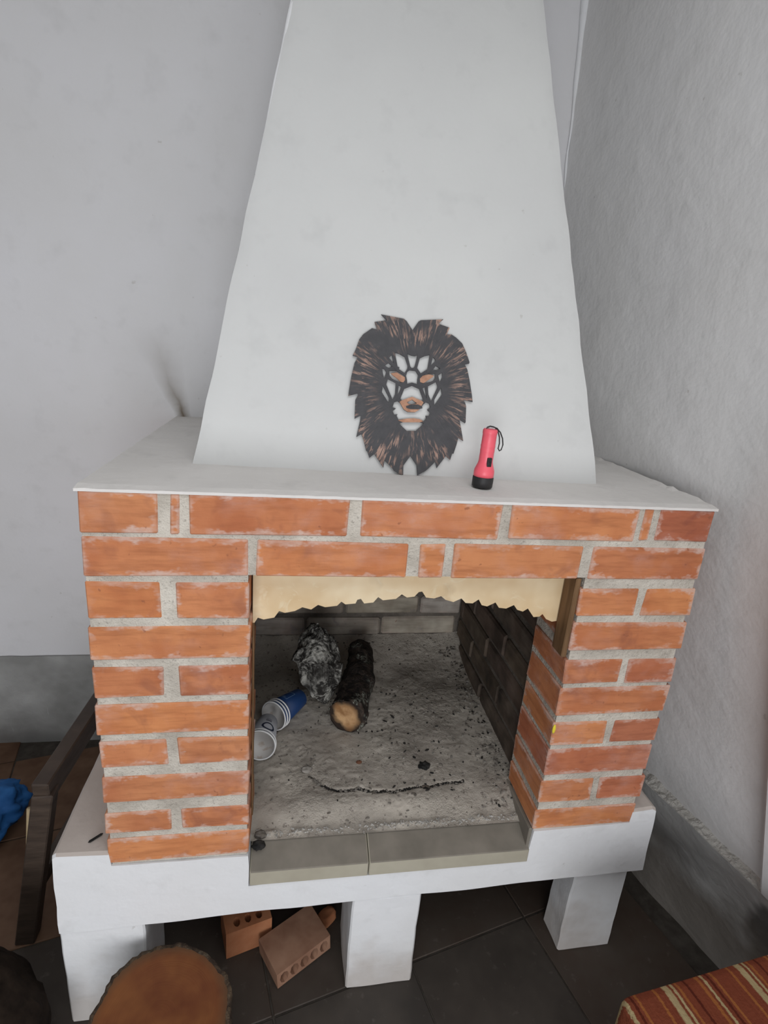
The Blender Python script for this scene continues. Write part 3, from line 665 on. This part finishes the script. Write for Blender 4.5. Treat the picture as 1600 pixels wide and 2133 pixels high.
for k in range(25):
    t = k/24*2*math.pi
    sp.append((0.0165 + 0.0075*t/(2*math.pi) - 0.0135*math.cos(t) + 0.010*math.sin(t/2)**2, -0.004 - 0.003*math.sin(t), 0.1165 - 0.026*(1-math.cos(t))/1.15 + 0.0045*math.sin(t)))
sp = [(-0.010, -0.002, 0.1120), (-0.009, -0.002, 0.1175), (-0.003, -0.002, 0.1200), (0.004, -0.002, 0.1190), (0.012, -0.003, 0.1165), (0.020, -0.004, 0.1090), (0.026, -0.005, 0.0980), (0.029, -0.005, 0.0860), (0.027, -0.005, 0.0760), (0.0235, -0.005, 0.0735), (0.0205, -0.004, 0.0780), (0.0215, -0.004, 0.0880), (0.0200, -0.003, 0.1000), (0.0150, -0.003, 0.1110), (0.009, -0.002, 0.1170)]
tube('wrist_strap', sp, 0.0013, M_black, fl, n=8)

# ------------------------------------------------------------------ things in the firebox
def m_bark(name, dark, light, lichen):
    m = MT(name, 0.85, 0.35); o = m.obj()
    a = m.noise(m.mapv(o, (1, 1, 0.45)), 60, 5, 0.7, 0.8); b = m.noise(o, 16, 3, 0.5); c = m.noise(o, 130, 4, 0.7)
    col = m.mix(m.ramp(a, (0.4, 0.0), (0.66, 1.0)), dark, light)
    col = m.mix(m.math('MULTIPLY', m.ramp(b, (0.55, 0.0), (0.62, 1.0)), m.ramp(c, (0.46, 0.0), (0.6, 0.85))), col, lichen)
    m.col(col); m.bump(m.math('ADD', a, m.math('MULTIPLY', c, 0.4)), 0.9, 0.008); return m.m
M_burnt = m_bark('charred_bark', (0.010, 0.008, 0.007), (0.060, 0.042, 0.032), (0.30, 0.32, 0.27))
def m_ashy():
    m = MT('ash_crusted_wood', 0.95, 0.15); o = m.obj()
    a = m.noise(o, 38, 5, 0.7, 1.0); b = m.noise(o, 12, 3, 0.55); c = m.noise(o, 120, 4, 0.7)
    col = m.mix(m.ramp(a, (0.42, 0.0), (0.60, 1.0)), (0.04, 0.037, 0.034), (0.45, 0.44, 0.40))
    col = m.mix(m.ramp(b, (0.36, 0.9), (0.5, 0.0)), col, (0.022, 0.020, 0.018))
    col = m.mix(m.ramp(c, (0.62, 0.0), (0.72, 0.6)), col, (0.48, 0.47, 0.44))
    m.col(col); m.bump(m.math('ADD', a, m.math('MULTIPLY', c, 0.3)), 1.0, 0.010); return m.m
M_ashy = m_ashy()
def m_cut():
    m = MT('cut_wood', 0.8, 0.2); o = m.obj(); a = m.noise(o, 22, 4, 0.6); r = m.n('ShaderNodeVectorMath', _operation='LENGTH', i0=o).outputs['Value']
    rings = m.noise(m.n('ShaderNodeCombineXYZ', X=m.math('MULTIPLY', r, 900.0)).outputs[0], 1.0, 2)
    col = m.mix(m.ramp(a, (0.4, 0.0), (0.62, 1.0)), (0.30, 0.155, 0.065), (0.62, 0.39, 0.20))
    col = m.mix(m.math('MULTIPLY', rings, 0.3), col, (0.22, 0.11, 0.05))
    col = m.mix(m.ramp(m.math('ADD', r, m.math('MULTIPLY', m.math('SUBTRACT', a, 0.5), 0.05)), (0.030, 0.0), (0.046, 1.0)), col, (0.03, 0.02, 0.015))
    m.col(col); return m.m
M_cut = m_cut()
# short charred log with a pale cut end
log = empty('charred_log', (0.53, 0.46, 0.03)); tag(log, 'charred short log with a pale sawn end lying on the ash', 'log')
A = Vector((0.508, 0.352, 0.0665)); B = Vector((0.576, 0.660, 0.1055)); ax = (B-A).normalized(); e1 = ax.cross(Vector((0, 0, 1))).normalized(); e2 = e1.cross(ax)
cn = Vector((-0.45, -0.88, -0.02)).normalized()
bm = bmesh.new(); NR = 48; NL = 44; rings = []; o0 = Vector((0.53, 0.46, 0.03))
for i in range(NL+1):
    t = i/NL; c0 = A.lerp(B, t) + Vector((0.018*math.sin(t*3.0), 0, 0)); ring = []
    for k in range(NR):
        th = 2*math.pi*k/NR; d = e1*math.cos(th) + e2*math.sin(th)
        rr_ = 0.052 - 0.014*t; q = c0 + d*rr_
        rr_ *= 1 + 0.20*fract(q, 16, 2, 4) + 0.10*nz(q, 55, 5) * (0.3 + t)
        if t > 0.9: rr_ *= max(0.25, 1 - ((t-0.9)/0.1)**2*0.7)
        q = c0 + d*rr_
        if i == 0: q = q - ax*((q-A).dot(cn)/ax.dot(cn))          # slanting saw cut
        elif t < 0.30:
            s0 = (q-A).dot(cn)/ax.dot(cn); q = q - ax*s0*(1-t/0.30)
        ring.append(bm.verts.new(q - o0))
    rings.append(ring)
for i in range(NL):
    for k in range(NR): bm.faces.new((rings[i][k], rings[i][(k+1) % NR], rings[i+1][(k+1) % NR], rings[i+1][k]))
endloop = [v.co.copy() for v in rings[0]]
bm.faces.new(rings[-1]); bm.faces.new(rings[0])
from_bm('bark', bm, M_burnt, log, smooth=True)
cc = sum(endloop, Vector())/len(endloop)
bm = bmesh.new(); ctr = bm.verts.new(cn*0.0015); q1 = [bm.verts.new((p-cc)*0.94 + cn*0.0012) for p in endloop]
for k in range(NR): bm.faces.new((ctr, q1[k], q1[(k+1) % NR]))
o = from_bm('sawn_end', bm, M_cut, log, cc); o['label'] = 'pale sawn end with scorched rim'
# lumpy charred root piece beside it
lump = empty('burnt_wood_chunk', (0.455, 0.50, 0.03)); tag(lump, 'lumpy ash-crusted chunk of burnt wood leaning beside the log', 'burnt wood')
cen = Vector((0.441, 0.512, 0.1372)); la = Vector((0.04, 0.30, 0.60)).normalized(); lb = Vector((1, 0, 0)); lb = (lb - la*lb.dot(la)).normalized(); lc = la.cross(lb)
def lumpf(p):
    s = p.z
    w_ = 0.070*(1 - 0.40*max(0, s)**1.3) * (1 - 0.30*max(0, -s))
    d = la*(p.z*0.112) + lb*(p.x*w_ + 0.012*max(0, -s) - (0.012 if s > 0 else 0)) + lc*(p.y*0.050)
    k = 1 + 0.26*fract(p, 1.3, 4, 2) + 0.05*fract(p, 5, 2, 3)
    q = cen + d*k - Vector((0.455, 0.50, 0.03))
    return q
blob('crusted_wood', M_ashy, lump, lumpf, 6)

# paper cups
M_blue = MT('blue_paper', 0.45, 0.4).col((0.013, 0.045, 0.145)).m
M_white = simple('white_paper', (0.74, 0.74, 0.74), (0.80, 0.80, 0.79), 20, 0.6, 0.3, 0)
M_greyp = simple('grey_paper', (0.36, 0.37, 0.40), (0.42, 0.43, 0.46), 20, 0.6, 0.3, 0)
M_pale = MT('pale_blue_print', 0.5).col((0.28, 0.45, 0.66)).m
M_navy = MT('navy_print', 0.5).col((0.02, 0.03, 0.07)).m
def m_in():
    m = MT('cup_inside', 0.6, 0.3); o = m.obj(); a = m.noise(o, 30, 3)
    m.col(m.mix(m.ramp(a, (0.56, 0.0), (0.64, 0.5)), (0.72, 0.70, 0.68), (0.45, 0.33, 0.24))); return m.m
M_in = m_in()
CH = 0.098; RB = 0.0265; RT = 0.0385
def cup(name, mat, base, direc, slide=0.0, roll=0.0, printer=None):
    d = Vector(direc).normalized(); o = empty(name)
    q = d.to_track_quat('Z', 'Y') ; o.rotation_mode = 'QUATERNION'; o.rotation_quaternion = q @ Matrix.Rotation(roll, 3, 'Z').to_quaternion()
    o.location = Vector(base) + d*slide
    lathe('wall', [(RB, 0.0), (RB+0.0003, 0.001), (RT-0.0004, CH-0.002), (RT-0.0010, CH-0.002), (RB+0.0005, 0.006), (0, 0.006)], mat, o, 48)
    lathe('lining', [(0, 0.0068), (RB+0.0003, 0.0068), (RT-0.0012, CH-0.001)], M_in, o, 48)
    rim = [(RT+0.0015 + 0.0019*math.cos(a), CH - 0.0012 + 0.0019*math.sin(a)) for a in [k*math.pi/5 for k in range(11)]]
    lathe('rim', rim, M_white, o, 48)
    if printer: printer(o)
    return o
def on_cup(o, name, a0, a1, z0, z1, mat, n=10):
    bm = bmesh.new(); A_ = []
    for i in range(n+1):
        a = a0 + (a1-a0)*i/n; col = []
        for z in (z0, z1):
            r = RB + (RT-RB)*z/CH + 0.0006; col.append(bm.verts.new((r*math.cos(a), r*math.sin(a), z)))
        A_.append(col)
    for i in range(n): bm.faces.new((A_[i][0], A_[i+1][0], A_[i+1][1], A_[i][1]))
    return from_bm(name, bm, mat, o, smooth=True)
def blue_print(o):
    for a0, a1, z0, z1 in ((-.42, .42, .074, .0755), (-.42, .42, .034, .0355), (-.42, -.39, .034, .0755), (.39, .42, .034, .0755), (-.16, .20, .068, .0700), (-.10, .16, .0645, .0660)):
        on_cup(o, 'print', a0, a1, z0, z1, M_pale)
def grey_print(o):
    bm = bmesh.new(); n = 36; V_ = []
    for k in range(n):
        t = 2*math.pi*k/n; col = []
        for s in (1.0, 0.70):
            a = 0.52*s*math.cos(t); z = 0.070 + 0.0185*s*math.sin(t); r = RB + (RT-RB)*z/CH + 0.0006; col.append(bm.verts.new((r*math.cos(a), r*math.sin(a), z)))
        V_.append(col)
    for k in range(n): bm.faces.new((V_[k][0], V_[(k+1) % n][0], V_[(k+1) % n][1], V_[k][1]))
    from_bm('print', bm, M_navy, o, smooth=True)
    for a0, a1, z0, z1 in ((-.15, .35, .036, .044), (-.15, .35, .030, .033)): on_cup(o, 'print', a0, a1, z0, z1, simple('grey_print', (.2, .2, .23), (.24, .24, .27)))
bdir = Vector((-0.60, -0.78, 0.10)); bb = Vector((0.381, 0.464, 0.0490))
for s, lab, pf in ((0.0, 'blue paper cup with a pale rectangle print, outermost of the nested stack', blue_print), (0.010, 'middle paper cup of the blue nested stack, only its white rim showing', None), (0.020, 'innermost paper cup of the blue stack, its stained white inside showing', None)):
    tag(cup('paper_cup', M_blue, bb, bdir, s, 1.75, pf), lab, 'paper cup', 'paper cups on the ash')
gdir = Vector((-0.15, -0.98, 0.14)); gb = Vector((0.295, 0.368, 0.0430))
for s, lab, pf in ((0.0, 'grey paper cup with a dark ring print lying against the left jamb', grey_print), (0.010, 'paper cup nested inside the grey one, its pale empty inside showing', None)):
    tag(cup('paper_cup', M_greyp, gb, gdir, s, 1.15, pf), lab, 'paper cup', 'paper cups on the ash')

# ------------------------------------------------------------------ around and under the fireplace
def m_stump_top():
    m = MT('stump_top', 0.75, 0.25); o = m.obj(); a = m.noise(o, 9, 5, 0.65); r = m.n('ShaderNodeVectorMath', _operation='LENGTH', i0=o).outputs['Value']
    rings = m.noise(m.n('ShaderNodeCombineXYZ', X=m.math('ADD', m.math('MULTIPLY', r, 260.0), m.math('MULTIPLY', a, 6.0))).outputs[0], 1.0, 2)
    col = m.mix(m.ramp(a, (0.36, 0.0), (0.66, 1.0)), (0.13, 0.038, 0.013), (0.22, 0.083, 0.025))
    col = m.mix(m.math('MULTIPLY', rings, 0.35), col, (0.12, 0.04, 0.014))
    col = m.mix(m.ramp(r, (0.108, 0.0), (0.128, 0.85)), col, (0.09, 0.05, 0.025))
    m.col(col); m.bump(m.math('ADD', a, m.math('MULTIPLY', rings, 0.25)), 0.3, 0.006); return m.m
stump = empty('tree_stump', (0.118, -0.158, -F)); tag(stump, 'sawn tree stump standing in front of the left leg of the fireplace', 'stump')
bm = bmesh.new(); rings = []; NR = 96; HS = 0.252
for i in range(15):
    t = i/14; ring = []
    for k in range(NR):
        th = 2*math.pi*k/NR; p = (math.cos(th)*0.13, math.sin(th)*0.13, t*0.25)
        r = 0.135*(1 + 0.05*math.cos(3*th+0.5)*0.5 + 0.05*fract((p[0], p[1], p[2]*0.3), 11, 3, 3) + 0.06*abs(nz((p[0], p[1], p[2]*0.25), 48, 1)))
        if i == 14: r *= 0.985
        ring.append(bm.verts.new((r*math.cos(th), r*math.sin(th), t*HS)))
    rings.append(ring)
for i in range(14):
    for k in range(NR): bm.faces.new((rings[i][k], rings[i][(k+1) % NR], rings[i+1][(k+1) % NR], rings[i+1][k]))
bm.faces.new(rings[0]); tl = [v.co.copy() for v in rings[-1]]
rim = [bm.verts.new((p.x*0.94, p.y*0.94, HS - 0.001)) for p in tl]
for k in range(NR):
    rings[-1][k].co.z += 0.006*nz(tl[k], 60, 2)
    bm.faces.new((rings[-1][k], rings[-1][(k+1) % NR], rim[(k+1) % NR], rim[k]))
from_bm('bark', bm, m_bark('stump_bark', (0.035, 0.022, 0.014), (0.11, 0.075, 0.045), (0.16, 0.14, 0.10)), stump, smooth=True)
bm = bmesh.new(); prev = None; NT = 16
for j in range(NT+1):
    f = 0.945*j/NT; ring = [bm.verts.new((p.x*f, p.y*f, 0.0025*fract((p.x*f, p.y*f, 0), 12, 1, 4)*(1-f**6))) for p in tl] if j else [bm.verts.new((0, 0, 0))]
    if j == 1:
        for k in range(NR): bm.faces.new((prev[0], ring[k], ring[(k+1) % NR]))
    elif j > 1:
        for k in range(NR): bm.faces.new((prev[k], prev[(k+1) % NR], ring[(k+1) % NR], ring[k]))
    prev = ring
from_bm('sawn_top', bm, m_stump_top(), stump, (0, 0, HS), smooth=True)

M_clay = simple('hollow_clay', (0.40, 0.15, 0.07), (0.50, 0.22, 0.11), 18, 0.85, 0.2, 0.3)
M_clay2 = simple('dull_clay', (0.24, 0.125, 0.08), (0.33, 0.19, 0.125), 16, 0.9, 0.2, 0.3)
def rectloop(x0, x1, y0, y1): return [(x0, y0), (x1, y0), (x1, y1), (x0, y1)]
def roundloop(cx, cy, rx, ry, n=10): return [(cx + rx*math.cos(2*math.pi*k/n), cy + ry*math.sin(2*math.pi*k/n)) for k in range(n)]
# flat hollow tile: five cells showing on its long edge
hb = flat_extrude('hollow_brick', [rectloop(0, .150, 0, .050)] + [roundloop(.019 + .028*k, .025, .0118, .0185, 8) for k in range(5)], 0.100, M_clay2)
hb.rotation_euler = (math.radians(90), math.radians(-4), math.radians(29)); hb.location = (0.318, 0.062, -F+0.004); tag(hb, 'broken hollow clay brick lying flat with its row of cells showing', 'brick', 'hollow bricks under the fireplace')
hb2 = flat_extrude('hollow_brick', [rectloop(0, .115, 0, .085)] + [roundloop(.030 + .028*k, .022 + .040*j, .0085, .0125, 8) for k in range(3) for j in range(2)], 0.085, M_clay)
hb2.rotation_euler = (math.radians(0), math.radians(0), math.radians(16)); hb2.location = (0.212, 0.100, -F+0.0440); tag(hb2, 'orange hollow clay brick standing on end with holes in its top', 'brick', 'hollow bricks under the fireplace')
def frag(name, loc, s, seed, lab):
    def f(p):
        q = Vector((max(-.7, min(.7, p.x)), max(-.7, min(.7, p.y)), max(-.6, min(.6, p.z))))
        return Vector((q.x*s[0], q.y*s[1], (q.z+.6)*s[2]))*(1 + 0.18*nz(p, 2, seed))
    o = blob(name, M_clay, None, f, 3); o.location = loc; o.rotation_euler = (0, 0, seed); tag(o, lab, 'brick'); return o
frag('brick_fragment', (0.468, 0.170, -F+0.001), (.030, .022, .024), 0.6, 'small broken clay brick piece beside the middle leg')
bk = brick(-.12, .12, -.06, .06, 0, .06, M_clay2) ; bk.parent = None; bk.matrix_parent_inverse = Matrix(); bk.name = 'loose_brick'; bk.location = (0.30, 0.42, -F+.031); bk.rotation_euler = (0, 0, .35); tag(bk, 'dusty solid brick lying at the back under the fireplace', 'brick')

# dark wooden frame left of the fireplace
fr = empty('wooden_frame', (-0.2, 0.45, -F)); tag(fr, 'dark wooden bench frame with rail and leg left of the brickwork', 'bench frame')
def bar(name, a, b, wx, wz, mat, parent, off):
    a = Vector(a) - Vector(off); b = Vector(b) - Vector(off); d = (b-a).normalized(); s = d.cross(Vector((0, 0, 1)))
    s = s.normalized() if s.length > 0.3 else Vector((1, 0, 0)); u_ = s.cross(d).normalized(); bm = bmesh.new(); r = []
    for p in (a, b): r.append([bm.verts.new(p + s*x*wx/2 + u_*y*wz/2) for x, y in ((-1, -1), (1, -1), (1, 1), (-1, 1))])
    for k in range(4): bm.faces.new((r[0][k], r[0][(k+1) % 4], r[1][(k+1) % 4], r[1][k]))
    bm.faces.new(r[0]); bm.faces.new(r[1]); bmesh.ops.bevel(bm, geom=list(bm.edges), offset=0.003, segments=1, affect='EDGES')
    return from_bm(name, bm, mat, parent)
off = (-0.2, 0.45, -F)
bar('rail', (-0.207, 0.190, 0.010), (-0.160, 0.70, 0.030), 0.038, 0.058, M_darkwood, fr, off)
bar('leg', (-0.203, 0.205, 0.008), (-0.290, 0.205, -F), 0.046, 0.040, M_darkwood, fr, off)
bar('leg', (-0.170, 0.66, 0.008), (-0.235, 0.66, -F), 0.046, 0.040, M_darkwood, fr, off)
bar('rail', (-0.262, 0.205, -0.30), (-0.215, 0.66, -0.30), 0.028, 0.035, M_darkwood, fr, off)
stick = tube('stick', [(-0.300, 0.255, -F+0.004), (-0.272, 0.235, -0.20), (-0.252, 0.222, -0.06)], [0.008, 0.008, 0.006], M_palewood, n=8); tag(stick, 'thin pale stick standing beside the dark frame leg', 'stick')

# blue cloth bundle
M_cloth = simple('blue_cloth', (0.010, 0.075, 0.24), (0.025, 0.13, 0.36), 20, 0.7, 0.3, 0.25)
def clothf(p):
    k = 1 + 0.22*fract(p, 1.6, 9, 4) + 0.16*abs(nz(p, 3.2, 2))
    return Vector((p.x*0.150*k, p.y*0.10*k, max(-0.002, (p.z*0.085*k + 0.078))))
bl = blob('cloth_bundle', M_cloth, None, clothf, 5); bl.location = (-0.590, 0.50, -F+0.003); bl.rotation_euler = (0, 0, 0.5); tag(bl, 'crumpled bright blue cloth bundle on the floor by the back wall', 'cloth')
# dark brown sack
M_sack = simple('dark_brown_fabric', (0.013, 0.009, 0.007), (0.030, 0.021, 0.015), 30, 0.95, 0.1, 0.4)
def sackf(p):
    k = 1 + 0.14*fract(p, 1.3, 6, 4)
    return Vector((p.x*0.185*k, p.y*0.185*k, max(0.0, p.z*0.16*k + 0.13)))
sk = blob('sack', M_sack, None, sackf, 5); sk.location = (-0.305, -0.115, -F); tag(sk, 'dark brown slumped sack in the shadow left of the stump', 'sack')

# striped upholstered seat
def m_stripe():
    m = MT('striped_upholstery', 0.95, 0.1); o = m.obj(); x, y, z = m.sep(o)
    wv = m.noise(m.mapv(o, (260, 30, 260)), 1.0, 3, 0.6); fuzz = m.noise(o, 190, 3, 0.7)
    xx = m.math('ADD', x, m.math('MULTIPLY', m.math('SUBTRACT', fuzz, 0.5), 0.006))
    ph = m.math('FRACT', m.math('MULTIPLY', xx, 1/0.165))
    red = m.mix(wv, (0.15, 0.038, 0.020), (0.22, 0.062, 0.032)); tan = m.mix(wv, (0.30, 0.23, 0.11), (0.46, 0.38, 0.22)); och = (0.30, 0.11, 0.035); dk = (0.09, 0.02, 0.012)
    col = red
    for p0, p1, cc_ in ((.02, .10, tan), (.13, .16, tan), (.19, .22, och), (.30, .33, dk), (.46, .50, och), (.53, .56, tan), (.60, .63, dk), (.66, .69, och), (.90, .93, och)):
        ctr_ = (p0+p1)/2; hw = (p1-p0)/2
        d = m.math('ABSOLUTE', m.math('SUBTRACT', ph, ctr_)); col = m.mix(m.ramp(m.math('DIVIDE', d, hw*2), (0.40, 1.0), (0.58, 0.0)), col, cc_)
    m.col(col); m.bump(m.math('ADD', wv, fuzz), 0.6, 0.004); return m.m
M_str = m_stripe()
seat = empty('upholstered_seat', (1.207, -0.577, -F), 0.11); tag(seat, 'low seat upholstered in rust red and beige striped fabric', 'seat')
bm = bmesh.new(); bm_box(bm, -0.245, 0.235, -0.26, 0.275, 0.325, 0.458, 0.026, 4)
bmesh.ops.subdivide_edges(bm, edges=bm.edges, cuts=3, use_grid_fill=True)
for v in bm.verts:
    if v.co.z > 0.40: v.co.z += 0.014*(1-(v.co.x/0.25)**2)*(1-(v.co.y/0.28)**2) + 0.002*nz(v.co, 14)
from_bm('cushion', bm, M_str, seat, smooth=True)
box('seat_frame', -0.235, 0.225, -0.25, 0.265, 0.25, 0.33, M_darkwood, seat, bev=0.006)
for a in (-0.205, 0.195):
    for b in (-0.22, 0.235): box('leg', a-0.022, a+0.022, b-0.022, b+0.022, 0.0, 0.255, M_darkwood, seat, bev=0.004)
# charcoal splinter lying on the base slab
spl = bar('charcoal_splinter', (-0.048, 0.024, 0.0418), (-0.026, 0.044, 0.0418), 0.005, 0.004, M_char, None, (0, 0, 0)); tag(spl, 'tiny charcoal splinter on the white base slab', 'splinter')

# ------------------------------------------------------------------ lift the whole room so that the floor is at z = 0
for o in list(C.objects):
    if o.parent is None and o.type in {'MESH', 'EMPTY'}: o.location.z += F
